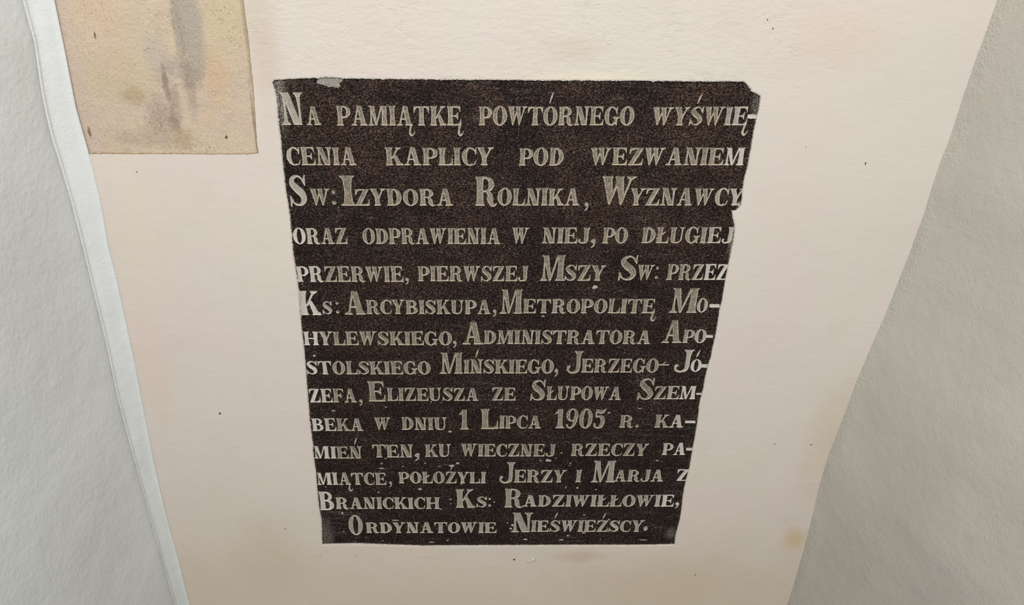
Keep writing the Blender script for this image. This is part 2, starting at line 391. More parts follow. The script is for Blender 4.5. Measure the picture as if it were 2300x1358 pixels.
# exposed older plaster, set back behind the limewash
pv = []; pf = []
nx, nz = 60, 60
px0 = min(p[0] for p in patch_hole) - .004; px1 = max(p[0] for p in patch_hole) + .004
pz0 = min(p[1] for p in patch_hole) - .004; pz1 = max(p[1] for p in patch_hole) + .004
for j in range(nz + 1):
    for i in range(nx + 1):
        x = px0 + (px1 - px0) * i / nx; z = pz0 + (pz1 - pz0) * j / nz
        pv.append((x, 0.0026 + undul(x, z, 9, .0014), z))
for j in range(nz):
    for i in range(nx):
        a = j * (nx + 1) + i; pf.append((a, a + 1, a + nx + 2, a + nx + 1))
pch = mesh_obj('plaster_patch', pv, pf, M_PATCH, wall, True)
pch['label'] = 'rectangle of bare mottled ochre and grey older plaster'

def sheet(name, curves, mat, kind=True, smooth=True, sub=1):
    V, F = [], []
    n = len(curves)
    for k, z in enumerate(ZS):
        for c in curves: V.append(c(z))
    for k in range(len(ZS) - 1):
        for i in range(n - 1):
            a = k * n + i; F.append((a, a + 1, a + n + 1, a + n))
    o = mesh_obj(name, V, F, mat, None, smooth)
    if kind: o['kind'] = 'structure'
    return o
def strip_curve(t):
    def f(z):
        a = inner(z); b = outer(z)
        x = a[0] + wav(z, 1, .0012) * (1 - t) + (b[0] - a[0]) * t; y = (b[1]) * t
        bulge = -0.0032 * math.exp(-((t - 0.96) / 0.06) ** 2) - 0.0016 * math.exp(-((t - 0.05) / 0.05) ** 2) if 0 < t < 1 else 0
        u = noise.noise(Vector((t * 2, 3, z * 12))) * .0015 * math.sin(math.pi * t)
        return (x + sn.x * (u - bulge) , y + sn.y * (u - bulge) + (wav(z, 3, .0012) if t == 1 else 0), z)
    return f
strip = sheet('trim_1', [strip_curve(t) for t in (0, .02, .05, .09, .15, .3, .45, .6, .75, .84, .88, .91, .94, .96, .98, 1.0)], M_STRIP)
strip['label'] = 'narrow cool white splayed plaster strip at the left corner'
def left_curve(s):
    def f(z):
        x, y, zz = strip_curve(1.0)(z)
        dx, dy = -math.sin(math.radians(13)), -math.cos(math.radians(13))
        r = 0.004 * (1 - math.exp(-s / 0.004))
        u = (noise.noise(Vector((s * 8, 8, z * 6))) * .004 + noise.noise(Vector((s * 30, 8, z * 20))) * .0006) * min(1, s / 0.03)
        return (x + dx * s - 0.0025 * math.exp(-s / .004) + .0025 - u, y + dy * s, z)
    return f
SS = [0, .002, .004, .008, .013] + [.02 + .02 * i for i in range(42)]
wl = sheet('wall_left', [left_curve(s) for s in SS], M_LEFT); wl['label'] = 'cool grey painted side wall on the left'
def right_curve(s):
    def f(z):
        x = rightc(z)[0] + wav(z, 7, .0018)
        dx, dy = math.sin(math.radians(20)), -math.cos(math.radians(20))
        u = (noise.noise(Vector((s * 8, 18, z * 6))) * .004 + noise.noise(Vector((s * 45, 18, z * 40))) * .0008) * min(1, s / 0.02)
        return (x + dx * s + u, dy * s, z)
    return f
wr = sheet('wall_right', [right_curve(s) for s in SS], M_RIGHT); wr['label'] = 'grey green stippled side wall on the right'
# flat floor, seen only from other viewpoints
fx = 1.6
fl = mesh_obj('floor', [(-fx, -2.6, 0), (fx, -2.6, 0), (fx, .05, 0), (-fx, .05, 0)], [(0, 1, 2, 3)], M_FLOOR); fl['kind'] = 'structure'

# ------------------------------------------------------------------ lettering
T, HL = 0.27, 0.085
def P(*p): return [list(p)]
def rect(x0, y0, x1, y1): return [[(x0, y0), (x1, y0), (x1, y1), (x0, y1)]]
def stem(cx, w, y0=0.0, y1=1.0, sb=0.05, st=0.05):
    h = w / 2; L, R = [], []
    L += [(cx - h - sb, y0), (cx - h - sb, y0 + .03), (cx - h - sb * .45, y0 + .07), (cx - h - sb * .1, y0 + .15)] if sb > 0 else [(cx - h, y0)]
    L += [(cx - h + .012, (y0 + y1) / 2)]
    L += [(cx - h - st * .1, y1 - .15), (cx - h - st * .45, y1 - .07), (cx - h - st, y1 - .03), (cx - h - st, y1)] if st > 0 else [(cx - h, y1)]
    R = [(2 * cx - x, y) for x, y in reversed(L)]
    return [L + R]
def foot(x0, x1, a, b, up=True):
    """thin serif under or over a leg whose edges are a..b"""
    if up: return [[(x0, 0), (x1, 0), (x1, .03), (b, .12), (a, .12), (x0, .03)]]
    return [[(x0, 1), (x0, .97), (a, .88), (b, .88), (x1, .97), (x1, 1)]]
def diag(xb, xt, w, wt=None, y0=0.0, y1=1.0):
    wt = w if wt is None else wt
    return [[(xb, y0), (xb + w, y0), (xt + wt, y1), (xt, y1)]]
def ring(cx, cy, RX, RY, t, h, a0=0, a1=360, n=None):
    n = n or max(4, int(abs(a1 - a0) / 10)); out = []
    pt = [(math.radians(a0 + (a1 - a0) * i / n)) for i in range(n + 1)]
    O = [(round(cx + RX * math.cos(a), 5), round(cy + RY * math.sin(a), 5)) for a in pt]
    I = [(round(cx + (RX - t) * math.cos(a), 5), round(cy + (RY - h) * math.sin(a), 5)) for a in pt]
    if abs(a1 - a0) >= 359: O[-1] = O[0]; I[-1] = I[0]
    for i in range(n): out.append([O[i], O[i + 1], I[i + 1], I[i]])
    return out
def brush(pts, ws, k=5):
    P_ = [Vector(p) for p in pts]; C, Wd = [], []
    for i in range(len(P_) - 1):
        p0 = P_[max(0, i - 1)]; p1 = P_[i]; p2 = P_[i + 1]; p3 = P_[min(len(P_) - 1, i + 2)]
        for j in range(k + (1 if i == len(P_) - 2 else 0)):
            t = j / k
            C.append(0.5 * ((2 * p1) + (-p0 + p2) * t + (2 * p0 - 5 * p1 + 4 * p2 - p3) * t * t + (-p0 + 3 * p1 - 3 * p2 + p3) * t ** 3))
            Wd.append(ws[i] + (ws[i + 1] - ws[i]) * t)
    L, R = [], []
    for i, c in enumerate(C):
        d = C[min(i + 1, len(C) - 1)] - C[max(i - 1, 0)]; n = Vector((-d.y, d.x)).normalized() * Wd[i] / 2
        L.append((round(c.x + n.x, 5), round(c.y + n.y, 5))); R.append((round(c.x - n.x, 5), round(c.y - n.y, 5)))
    return [[L[i], L[i + 1], R[i + 1], R[i]] for i in range(len(C) - 1)]
def wedge_dn(x, y, w=.17, d=.30): return [[(x - w, y), (x, y), (x, y - d), (x - .035, y - d + .02), (x - .06, y - .17), (x - w, y - .08)]]
def wedge_up(x, y, w=.19, d=.34): return [[(x - w, y), (x - w, y + .08), (x - .07, y + .19), (x - .035, y + d), (x, y + d), (x, y)]]
acute = [(0, 0), (.05, .02), (.17, .32), (.24, .60), (.16, .52), (.06, .34)]
def acc(cx, y=1.13, s=1.0): return [[(cx - .08 + x * s, y + yy * s) for x, yy in acute]]
def ogon(x): return brush([(x, .04), (x - .03, -.18), (x - .06, -.36), (x + .02, -.52), (x + .15, -.44), (x + .22, -.28)], [.10, .10, .13, .10, .06, .02], 4)
G = {}
def g(c, w, polys): G[c] = (w, polys)
A_ = diag(.13, .36, .085, .10) + diag(.56, .34, .27, .26) + foot(0, .34, .12, .22) + foot(.49, .92, .555, .84) + rect(.2, .30, .62, .37)
g('A', .92, A_); g('Ą', .92, A_ + ogon(.80))
g('B', .84, stem(.20, T, 0, 1, .06, .06) + ring(.40, .745, .34, .255, .2, HL, -90, 90) + rect(.3, .915, .4, 1) + rect(.3, .49, .4, .575) + ring(.40, .28, .42, .28, .24, HL, -90, 90) + rect(.3, .475, .42, .56) + rect(.3, 0, .4, .085))
C_ = ring(.42, .5, .42, .52, .25, .075, 48, 312)
g('C', .76, ring(.42, .5, .42, .52, .26, .07, 62, 300) + brush([(.63, .02), (.70, .14), (.745, .30)], [.07, .055, .03]) + [[(.52, .955), (.60, .96), (.67, .88), (.715, 1.02), (.745, 1.02), (.745, .62), (.70, .62), (.66, .76), (.57, .88), (.52, .895)]])
g('D', .84, stem(.20, T, 0, 1, .06, .06) + ring(.36, .5, .46, .5, .27, HL, -90, 90) + rect(.3, .915, .36, 1) + rect(.3, 0, .36, .085))
E_ = stem(.20, T, 0, 1, .06, .06) + rect(.28, .925, .74, 1) + wedge_dn(.76, 1) + rect(.28, 0, .78, .075) + wedge_up(.82, 0) + rect(.3, .47, .48, .53) + [[(.44, .5), (.44, .47), (.55, .42), (.60, .30), (.63, .30), (.63, .70), (.60, .70), (.55, .58), (.44, .53)]]
g('E', .82, E_); g('Ę', .82, E_ + ogon(.74))
g('F', .76, stem(.20, T, 0, 1, .07, .06) + rect(.28, .925, .72, 1) + wedge_dn(.76, 1) + rect(.3, .47, .46, .53) + [[(.42, .5), (.42, .47), (.52, .42), (.57, .30), (.60, .30), (.60, .70), (.57, .70), (.52, .58), (.42, .53)]])
g('G', .88, ring(.42, .5, .42, .52, .26, .07, 62, 318) + [[(.52, .955), (.60, .96), (.67, .88), (.715, 1.02), (.745, 1.02), (.745, .62), (.70, .62), (.66, .76), (.57, .88), (.52, .895)]] + [[(.50, .46), (.50, .42), (.60, .36), (.62, .20), (.70, .02), (.78, -.02), (.76, .14), (.78, .34), (.90, .42), (.90, .46)]])
g('H', .98, stem(.20, .25, 0, 1, .07, .07) + stem(.78, .25, 0, 1, .07, .07) + rect(.3, .46, .7, .54))
g('|', .50, stem(.25, .26, 0, 1, .11, .11))
g('I', .38, stem(.19, T, 0, 1, .06, .06))
J_ = stem(.50, T, .2, 1, 0, .06) + ring(.335, .24, .30, .27, .2, .08, -90, 0) + brush([(.345, .01), (.2, .0), (.08, .12), (.10, .24)], [.08, .09, .14, .13])
J_ = stem(.50, T, .26, 1, 0, .06) + brush([(.50, .28), (.47, .12), (.33, .035), (.17, .04), (.07, .16), (.13, .27)], [.268, .22, .09, .08, .11, .14], 4)
g('J', .70, J_)
g('K', .90, stem(.20, T, 0, 1, .06, .06) + diag(.30, .64, .09, .10, .38, .99) + foot(.54, .86, .62, .72, False) + diag(.60, .40, .27, .16, 0, .60) + foot(.54, .93, .585, .88))
L_ = stem(.20, T, 0, 1, .06, .06) + rect(.28, 0, .72, .075) + wedge_up(.76, 0, .2, .40)
g('L', .76, L_); g('Ł', .76, L_ + [[(-.02, .30), (.02, .26), (.44, .58), (.56, .72), (.52, .74), (.38, .66)]])
g('M', 1.12, stem(.16, .085, 0, 1, .13, 0) + [[(.04, 1), (.04, .97), (.12, .93), (.40, .0), (.47, .0), (.50, .1), (.34, 1)]] + diag(.42, .72, .075, .09, .03, 1) + stem(.90, T, 0, 1, .07, 0) + rect(.70, .96, 1.08, 1))
N_ = stem(.16, .10, 0, 1, .13, 0) + [[(.04, 1), (.04, .97), (.12, .93), (.45, 0), (.74, 0), (.36, 1)]] + stem(.72, .11, 0, 1, 0, .12)
g('N', .88, N_); g('Ń', .88, N_ + acc(.46))
O_ = ring(.42, .5, .42, .52, .26, .065)
g('O', .84, O_); g('Ó', .84, O_ + acc(.40, 1.16, 1.05))
P_g = stem(.20, T, 0, 1, .06, .05) + ring(.42, .69, .38, .31, .23, .08, -90, 90) + rect(.3, .92, .42, 1) + rect(.3, .38, .42, .46)
g('P', .78, P_g)
g('R', .90, stem(.20, T, 0, 1, .06, .05) + ring(.42, .73, .35, .27, .22, .08, -90, 90) + rect(.3, .92, .42, 1) + rect(.3, .46, .42, .54) + brush([(.46, .50), (.60, .38), (.62, .20), (.70, .05), (.82, .02), (.90, .09)], [.06, .2, .24, .16, .07, .03], 4))
def S_poly(): return brush([(.63, .74), (.54, .90), (.38, .965), (.20, .90), (.16, .74), (.30, .58), (.50, .42), (.58, .25), (.50, .09), (.34, .035), (.16, .10), (.07, .27)], [.05, .06, .07, .14, .23, .27, .27, .24, .14, .07, .06, .05], 4) + [[(.58, .84), (.62, .92), (.66, 1.02), (.70, 1.02), (.69, .66), (.65, .66), (.61, .76)], [(.12, .16), (.08, .08), (.04, -.02), (0, -.02), (.01, .34), (.05, .34), (.09, .24)]]
g('S', .72, S_poly()); g('Ś', .72, S_poly() + acc(.36, 1.14, .95))
g('T', .88, stem(.44, T, 0, 1, .07, 0) + rect(.06, .925, .82, 1) + [[(0, 1), (.18, 1), (.18, .92), (.09, .83), (.04, .66), (.01, .64)], [(.88, 1), (.70, 1), (.70, .92), (.79, .83), (.84, .66), (.87, .64)]])
g('U', .90, stem(.20, T, .28, 1, 0, .06) + brush([(.20, .32), (.24, .14), (.40, .035), (.58, .06), (.68, .18), (.72, .36)], [.268, .24, .08, .08, .085, .085], 4) + stem(.72, .085, .32, 1, 0, .12))
W_ = [[(.02, 1), (.02, .97), (.06, .92), (.28, 0), (.34, 0), (.42, .25), (.34, .92), (.37, .97), (.37, 1)]] + diag(.29, .54, .06, .10, .02, .97) + [[(.44, 1), (.44, .97), (.47, .92), (.66, 0), (.72, 0), (.78, .2), (.72, .92), (.75, .97), (.75, 1)]] + diag(.67, .93, .06, .09, .02, .97) + foot(.82, 1.14, .92, 1.0, False)
g('W', 1.14, W_)
Y_ = [[(.0, 1), (.0, .97), (.05, .92), (.24, .5), (.24, .3), (.50, .3), (.50, .5), (.34, .92), (.37, .97), (.37, 1)]] + stem(.37, .25, 0, .42, .06, 0) + diag(.42, .64, .08, .09, .42, .97) + foot(.54, .86, .63, .72, False)
g('Y', .84, Y_)
Z_ = rect(.1, .925, .76, 1) + rect(.04, 0, .72, .075) + diag(.02, .50, .28, .28) + [[(.04, 1), (.26, 1), (.26, .92), (.14, .84), (.08, .66), (.04, .66)]] + wedge_up(.80, 0, .22, .38)
g('Z', .82, Z_); g('Ż', .82, Z_ + acc(.44, 1.12, .9)); g('Ź', .82, Z_ + acc(.44, 1.13, .9))
g('1', .60, stem(.36, .27, 0, 1, .12, 0) + [[(.23, 1), (.36, 1), (.36, .8), (.23, .80), (.10, .74), (.0, .74), (.0, .70), (.14, .84), (.20, .94)]])
g('9', .74, ring(.37, .68, .34, .33, .2, .06) + brush([(.585, .70), (.58, .45), (.50, .2), (.36, .05), (.20, .04), (.12, .14), (.14, .20)], [.2, .21, .18, .1, .07, .1, .12], 4))
g('0', .76, O_ and ring(.38, .5, .38, .52, .24, .06))
g('5', .74, rect(.12, .58, .19, .96) + [[(.12, .98), (.12, .76), (.22, .80), (.40, .75), (.56, .79), (.66, .92), (.72, 1.05), (.60, .97), (.40, .94), (.25, .98)]] + brush([(.15, .58), (.30, .63), (.48, .56), (.55, .34), (.46, .12), (.30, .03), (.14, .06), (.08, .18), (.13, .25)], [.06, .10, .20, .25, .21, .09, .08, .13, .12], 4))
g('j', .84, stem(.60, .21, .26, 1, 0, .11) + brush([(.60, .28), (.56, .12), (.40, .03), (.22, .03), (.09, .14), (.11, .29), (.20, .28)], [.208, .18, .09, .09, .10, .12, .08], 4))
g("'", 1.0, [[(0, 0), (.3, 0), (1, 1), (.75, 1)]])
def dot(cx, cy, rx, ry, n=12): return [[(cx + rx * math.cos(2 * math.pi * i / n), cy + ry * math.sin(2 * math.pi * i / n)) for i in range(n)]]
g(',', 1.0, dot(.52, .76, .44, .24, 12) + brush([(.80, .74), (.74, .40), (.48, .14), (.12, .0)], [.30, .28, .16, .05], 4))
g('.', 1.0, dot(.5, .5, .5, .5)); g(':', 1.0, dot(.5, .87, .42, .13) + dot(.5, .13, .5, .13)); g('-', 1.0, [[(0, .04), (.5, .0), (1, .02), (.98, .96), (.5, 1), (.02, .98)]])

def outline_of(polys):
    """union outline of the strokes as closed loops"""
    vs, fs = [], []
    for p in polys:
        if area2(p) < 0: p = p[::-1]
        s = len(vs); vs.extend(Vector(q) for q in p); fs.append(list(range(s, s + len(p))))
    v, e, f, ov, oe, of = delaunay_2d_cdt(vs, [], fs, 1, 1e-4)
    keep = [t for t, o in zip(f, of) if len(o) > 0]
    cnt = {}
    for t in keep:
        for i in range(len(t)):
            a, b = t[i], t[(i + 1) % len(t)]; cnt[(a, b)] = 1
    nxt = {}
    for a, b in cnt:
        if (b, a) not in cnt: nxt.setdefault(a, []).append(b)
    loops = []
    while nxt:
        a = next(iter(nxt)); L = [a]; cur = a
        while True:
            b = nxt[cur].pop()
            if not nxt[cur]: del nxt[cur]
            if b == a or b not in nxt: break
            L.append(b); cur = b
        if len(L) >= 3:
            Q = [v[i] for i in L]
            # drop needless points
            R = [Q[0]]
            for q in Q[1:]:
                if (q - R[-1]).length > 0.012: R.append(q)
            if len(R) > 3 and (R[0] - R[-1]).length < 0.012: R.pop()
            if abs(area2([tuple(q) for q in R])) > 0.0008: loops.append([tuple(q) for q in R])
    return loops
GL = {c: (w, outline_of(p)) for c, (w, p) in G.items()}

LINES = [
 [('N',635,685,207.5,280),('A',689,722,239,280.5),('PAMIĄTKĘ',757,1036,238,281.5),('POWTÓRNEGO',1075,1422.6,239,281),('WYŚWIĘ',1463,1676,240,281),('-',1678,1698,256,266)],
 [('CENIA',646,801.6,330.5,370.6),('KAPLICY',866.6,1107.7,331,371),('POD',1165,1265,332,371.5),('WEZWANIEM',1324.7,1670.5,331.5,370.7)],
 [('S',653.6,692.5,393,462),('W',698.6,743.7,424,461),(':',746,756,426,459),('|',767,801,395,461.5),('ZYDORA',798,1018,424,461.5),('R',1067,1116,395,461.5),('OLNIKA',1117,1301,422.5,461),(',',1311,1321,453.7,473.5),('W',1347,1424,395,459),('YZNAWCY',1413,1667,422.5,461),(',',1652,1660.5,454,471)],
 [('ORAZ',660,781,512,547.5),('ODPRAWIENIA',815,1124,512,547.5),('W',1149,1187,511,547),('NIEJ',1217,1323,511,546),(',',1325,1337,536.5,556),('PO',1352,1408.5,511,546),('DŁUGIEJ',1439.5,1644.6,510,545.7)],
 [('PRZERWIE',668,906.5,598,632.5),(',',910,919,623,638),('PIERWSZEJ',938.8,1186,597,631),('M',1212.6,1268,573,630),('SZY',1267,1359,595,630),('S',1387.7,1428,574,629),('W',1429,1467,595,628),(':',1470,1477,598,626),('PRZEZ',1496,1633,593,628)],
 [('K',674,721,654.4,707),('S',725.6,747.5,676,705),(':',755,763,677,703.5),('A',775,822,654.4,706),('RCYBISKUPA',823.5,1102,673,704.6),(',',1106,1115,694,710),('M',1123,1173.4,650.5,704),('ETROPOLITĘ',1174.5,1469.5,671,703),('M',1502,1565,647.5,702),('O',1563,1587,670,701),('-',1593,1616,682,690)],
 [('HYLEWSKIEGO',683,1015,744,774.5),(',',1017,1026,764.6,779.5),('A',1039,1085,723,773),('DMINISTRATORA',1086,1460,741,772),('A',1485.6,1529.4,719.6,769.5),('PO',1531.7,1584.7,740,769.5),('-',1586,1601,751.5,758)],
 [('STOLSKIEGO',690,967.6,811,840),('M',988,1040.4,792,838.7),('IŃSKIEGO',1041.5,1243,807,838),(',',1244,1253,827,845),('j',1271,1308.5,788,837),('ERZEGO',1305,1477,805.5,836),('-',1480,1503,817.5,820),("'",1488,1497,811,817),('j',1511,1553,786,834.6),('Ó',1549,1573.7,806.7,834),('-',1574.5,1591,817,825)],
 [('ZEFA',696,802,873,903),(',',806.7,815.4,896,910),('E',828.5,866.5,855.7,901),('LIZEUSZA',869.8,1075,870.5,899.5),('ZE',1104.6,1157.4,869.5,898.7),('S',1191,1223.7,851.7,898.7),('ŁUPOWA',1227,1394,867.5,897.6),('S',1431,1466,849,897),('ZEM',1467,1562,867,896),('-',1563.5,1578,881.7,886)],
 [('BEKA',702,816.5,939,967),('W',841.5,878.5,937,965),('DNIU',902.4,1004.6,936.5,964.8),('1',1028.5,1052.4,918.7,964),('L',1079.6,1118.7,917.6,962.6),('IPCA',1121,1215,933,961.5),('1905',1243,1359.6,917.6,961),('R',1390,1421.5,931.7,959.6),('.',1426.5,1433.5,952,959.6),('KA',1469,1534,931,959.6),('-',1538,1561.7,944,949.6)],
 [('MIEŃ',705.8,814,1002,1029),('TEN',837,928.5,998,1026.6),(',',930.5,943,1018,1034),('KU',955,1013,997,1025),('WIECZNEJ',1035.7,1246.8,996.3,1024.3),('RZECZY',1281.9,1454,995.5,1023),('PA',1486,1538.6,994.4,1021),('-',1540.6,1555,1004.7,1011)],
 [('MIĄTCE',713,868,1061,1088),(',',874,881,1080,1093),('POŁOŻYLI',896,1091,1059,1084.7),('j',1120,1156.7,1037,1084),('ERZY',1154,1270,1055,1082.7),('I',1292,1304.5,1055,1082),('M',1327,1380,1035,1082.5),('ARJA',1377.7,1489,1054.6,1080.6),('Z',1518,1546,1053.6,1079)],
 [('B',718.8,752.6,1103,1145),('RANICKICH',755,988,1116.5,1142),('K',1024,1066,1098,1139.4),('S',1069.7,1093.4,1115,1138.5),(':',1096.5,1102.7,1117,1137),('R',1132.4,1174,1097.5,1138.8),('ADZIWIŁŁOWIE',1174,1512,1111,1136.8),(',',1514,1524,1127,1140)],
 [('O',785,816.5,1156,1200),('RDYNATOWIE',822.7,1115,1172.5,1196),('N',1148,1195,1151,1194.4),('IEŚWIEŹSCY',1192,1443.7,1168,1193.4),('.',1444.5,1454,1181,1191)],
]
def lx(tab, v): return lerp_px(tab, v)
EDGE_L = [(622, 221), (665, 607), (682, 771), (703, 1011), (722, 1166)]
EDGE_R = [(1704, 247), (1665, 445), (1631, 623), (1600, 785), (1565, 956), (1541, 1079), (1520, 1190)]
plaque = empty('memorial_plaque', (0, STONE_Y, wp(1100, 1222)[1]))
plaque['label'] = 'dark speckled granite memorial stone with carved lettering set in the beige wall'; plaque['category'] = 'plaque'
PO = Vector(plaque.location)
SY = STONE_Y
def sm(a, b, x): t = min(1, max(0, (x - a) / (b - a))); return t * t * (3 - 2 * t)
CUT = []      # every letter outline on the stone face
NAMES = {',': 'comma', '.': 'full_stop', ':': 'colon', '-': 'hyphen', "'": 'accent_mark'}
DEPTH = 0.0009
li = 0
for line in LINES:
    li += 1
    base = empty('inscription_line', (0, 0, 0), plaque)
    for txt, u0, u1, vt, vb in line:
        ws = [GL[c][0] for c in txt]; gap = 0.05; tot = sum(ws) + gap * (len(txt) - 1)
        a = Vector(wp(u0, vb, SY)); b = Vector(wp(u1, vb, SY)); um = (u0 + u1) / 2
        m0 = Vector(wp(um, vb, SY)); m1 = Vector(wp(um, vt, SY)); capH = (m1 - m0).length
        dx = (b - a) / tot; pen = 0.0
        for ci, c in enumerate(txt):
            w, loops = GL[c]
            uc = u0 + (u1 - u0) * (pen + w / 2) / tot; vc = (vt + vb) / 2
            dl = uc - lx(EDGE_L, vc); dr = lx(EDGE_R, vc) - uc
            lime = max(sm(75, 25, dl) * (1 if li > 3 else .35), sm(95, 25, dr) * (1 if li in (2, 5, 8, 9, 10, 11, 12, 13) else .55), 0.35 * sm(10, 14, li))
            lime = min(1, max(0, lime + random.uniform(-.12, .10)))
            if c in '-,': lime = max(lime, .35)
            if c == '-' and uc > 1530: lime = 1.0
            slant = random.uniform(-.02, .02); sy = 1 + random.uniform(-.02, .02); sd_ = random.random() * 50
            pts = []
            for L in loops:
                Q = []
                for (px, py) in L:
                    wv = noise.noise_vector(Vector((px * 6, py * 6, sd_))) * (0.02 if len(txt) >= 1 and c not in NAMES else 0.0) + noise.noise_vector(Vector((px * 17, py * 17, sd_))) * 0.010
                    X = px + wv.x * .8 + slant * py; Y = py * sy + wv.y * (.5 if 0.02 < py < .98 else .25)
                    p = a + dx * (pen + X); Q.append((p.x, p.y + Y * capH))
                Q2 = []
                for q0, q1 in zip(Q, Q[1:] + Q[:1]):
                    dd = math.hypot(q1[0] - q0[0], q1[1] - q0[1]); nn = max(1, int(dd / .0016))
                    for kk in range(nn):
                        f_ = kk / nn; xx = q0[0] + (q1[0] - q0[0]) * f_; zz = q0[1] + (q1[1] - q0[1]) * f_
                        jn = noise.noise_vector(Vector((xx * 700, zz * 700, sd_))) * .00026
                        Q2.append((xx + jn.x, zz + jn.y))
                pts.append(Q2)
            pen += w + gap
            # cut letter: sloping edges to a sunken floor
            ins = []
            iw = min(.045 * capH, .0011) if c not in NAMES else .0006
            d_in = DEPTH * (1 if capH > .02 else .9)
            V, F, MI = [], [], []
            cx = sum(q[0] for q in pts[0]) / len(pts[0]); cz = sum(q[1] for q in pts[0]) / len(pts[0])
            for k, L in enumerate(pts):
                hole_ = sum(1 for j, K in enumerate(pts) if j != k and inside(L[0], [K])) % 2 == 1
                I = offset(L, iw if hole_ else -iw)
                ins.append(I); s = len(V); n = len(L)
                V += [(q[0], 0, q[1]) for q in L] + [(q[0], d_in, q[1]) for q in I]
                for i in range(n):
                    j = (i + 1) % n; F.append((s + i, s + j, s + n + j, s + n + i)); MI.append(1)
            cvs, ces = [], []
            for I in ins:
                s = len(cvs); cvs += [Vector(q) for q in I]; ces += [(s + i, s + (i + 1) % len(I)) for i in range(len(I))]
            v2, _, f2, *_ = delaunay_2d_cdt(cvs, ces, [], 1, 1e-7)
            s = len(V); V += [(q.x, d_in, q.y) for q in v2]
            for t in f2:
                cc = cen(t, v2)
                if inside(cc, ins) or inside(cc, pts): F.append(tuple(s + i for i in t)); MI.append(0)
            V = [(x - cx, y, z - cz) for x, y, z in V]
            F = orient(F, V) if False else F
            o = mesh_obj(NAMES.get(c, 'letter'), V, F, [M_LFLOOR, M_LWALL], base, False, MI)
            o.location = (cx, 0, cz - PO.z)
            o['limewash'] = lime
            CUT.append(pts)

# stone face with the letters cut out of it
face_edge = offset(plq_w, 0.007)
vs, es = [], []
add_loop(face_edge)
for pts in CUT:
    for L in pts: add_loop(L)
nface = len(face_edge)
cv, _, cf, *_ = delaunay_2d_cdt(vs, es, [], 1, 1e-7)
boxes = [(min(q[0] for L in p for q in L), max(q[0] for L in p for q in L), min(q[1] for L in p for q in L), max(q[1] for L in p for q in L), p) for p in CUT]
boxes.sort(key=lambda b: b[2])
faces = []
for f in cf:
    c = cen(f, cv); cut = False
    for x0, x1, z0, z1, p in boxes:
        if x0 < c[0] < x1 and z0 < c[1] < z1 and inside(c, p): cut = True; break
    if not cut: faces.append(tuple(f))
V = [(p[0], 0, p[1] - PO.z) for p in cv]
faces = orient(faces, V)
s = len(V); n = nface
V += [(p[0], 0, p[1] - PO.z) for p in face_edge] + [(p[0], .035, p[1] - PO.z) for p in face_edge]
for i in range(n):
    j = (i + 1) % n; faces.append((s + i, s + j, s + n + j, s + n + i))
faces.append(tuple(s + n + i for i in range(n)))
slab = mesh_obj('stone_slab', V, faces, M_GRAN, plaque)

# ------------------------------------------------------------------ plaster rim smeared over the stone's margin
def ribbon(name, L, wout, win, hgt, mat, parent, y0, sel=None, seed=0.0, zoff=0.0):
    V, F = [], []; n = len(L); rows = 6
    Ls = area2(L) > 0
    for i in range(n):
        a, b, c = Vector(L[i - 1]), Vector(L[i]), Vector(L[(i + 1) % n]); d = (c - a).normalized(); nn = Vector((d.y, -d.x)) * (1 if Ls else -1)
        q = Vector((b.x * 130, b.y * 130, seed)); k1 = abs(noise.noise(q)) + .4 * abs(noise.noise(q * 4)); k2 = abs(noise.noise(q * 1.7 + Vector((9, 9, 9)))) + .7 * abs(noise.noise(q * 5))
        f = sel(b) if sel else 1.0
        wo, wi = wout * (.35 + k1) * f, win * (.15 + 2.2 * k2) * f
        for r in range(rows):
            t = r / (rows - 1); p = b + nn * (wo * (1 - t) - wi * t)
            h = math.sin(math.pi * min(1, max(0, t))) * hgt * (.5 + k1) * f
            base = (undul(p.x, p.y) + .0003) * (1 if t < .55 else 0) + (SY + .0004 if t >= .55 else 0)
            if 0.3 < t < .55: base = min(base, .0005)
            V.append((p.x, base - h, p.y - zoff))
    for i in range(n):
        j = (i + 1) % n
        for r in range(rows - 1): F.append((i * rows + r, j * rows + r, j * rows + r + 1, i * rows + r + 1))
    return mesh_obj(name, V, F, mat, parent, True)
ztop = wp(1100, 181)[1]
def selr(p): return 1.0 if p.y > ztop - .006 else (.5 if p.x < 0 else .12) * (.2 if p.y < wp(1100, 1215)[1] else 1)
rim = ribbon('plaster_rim', densify(plq_w, 0.0011, 0.0005, 2.0), .0022, .0016, .0005, M_RIM, wall, 0, selr)
rim['label'] = 'ragged white limewash smeared round the stone margin'

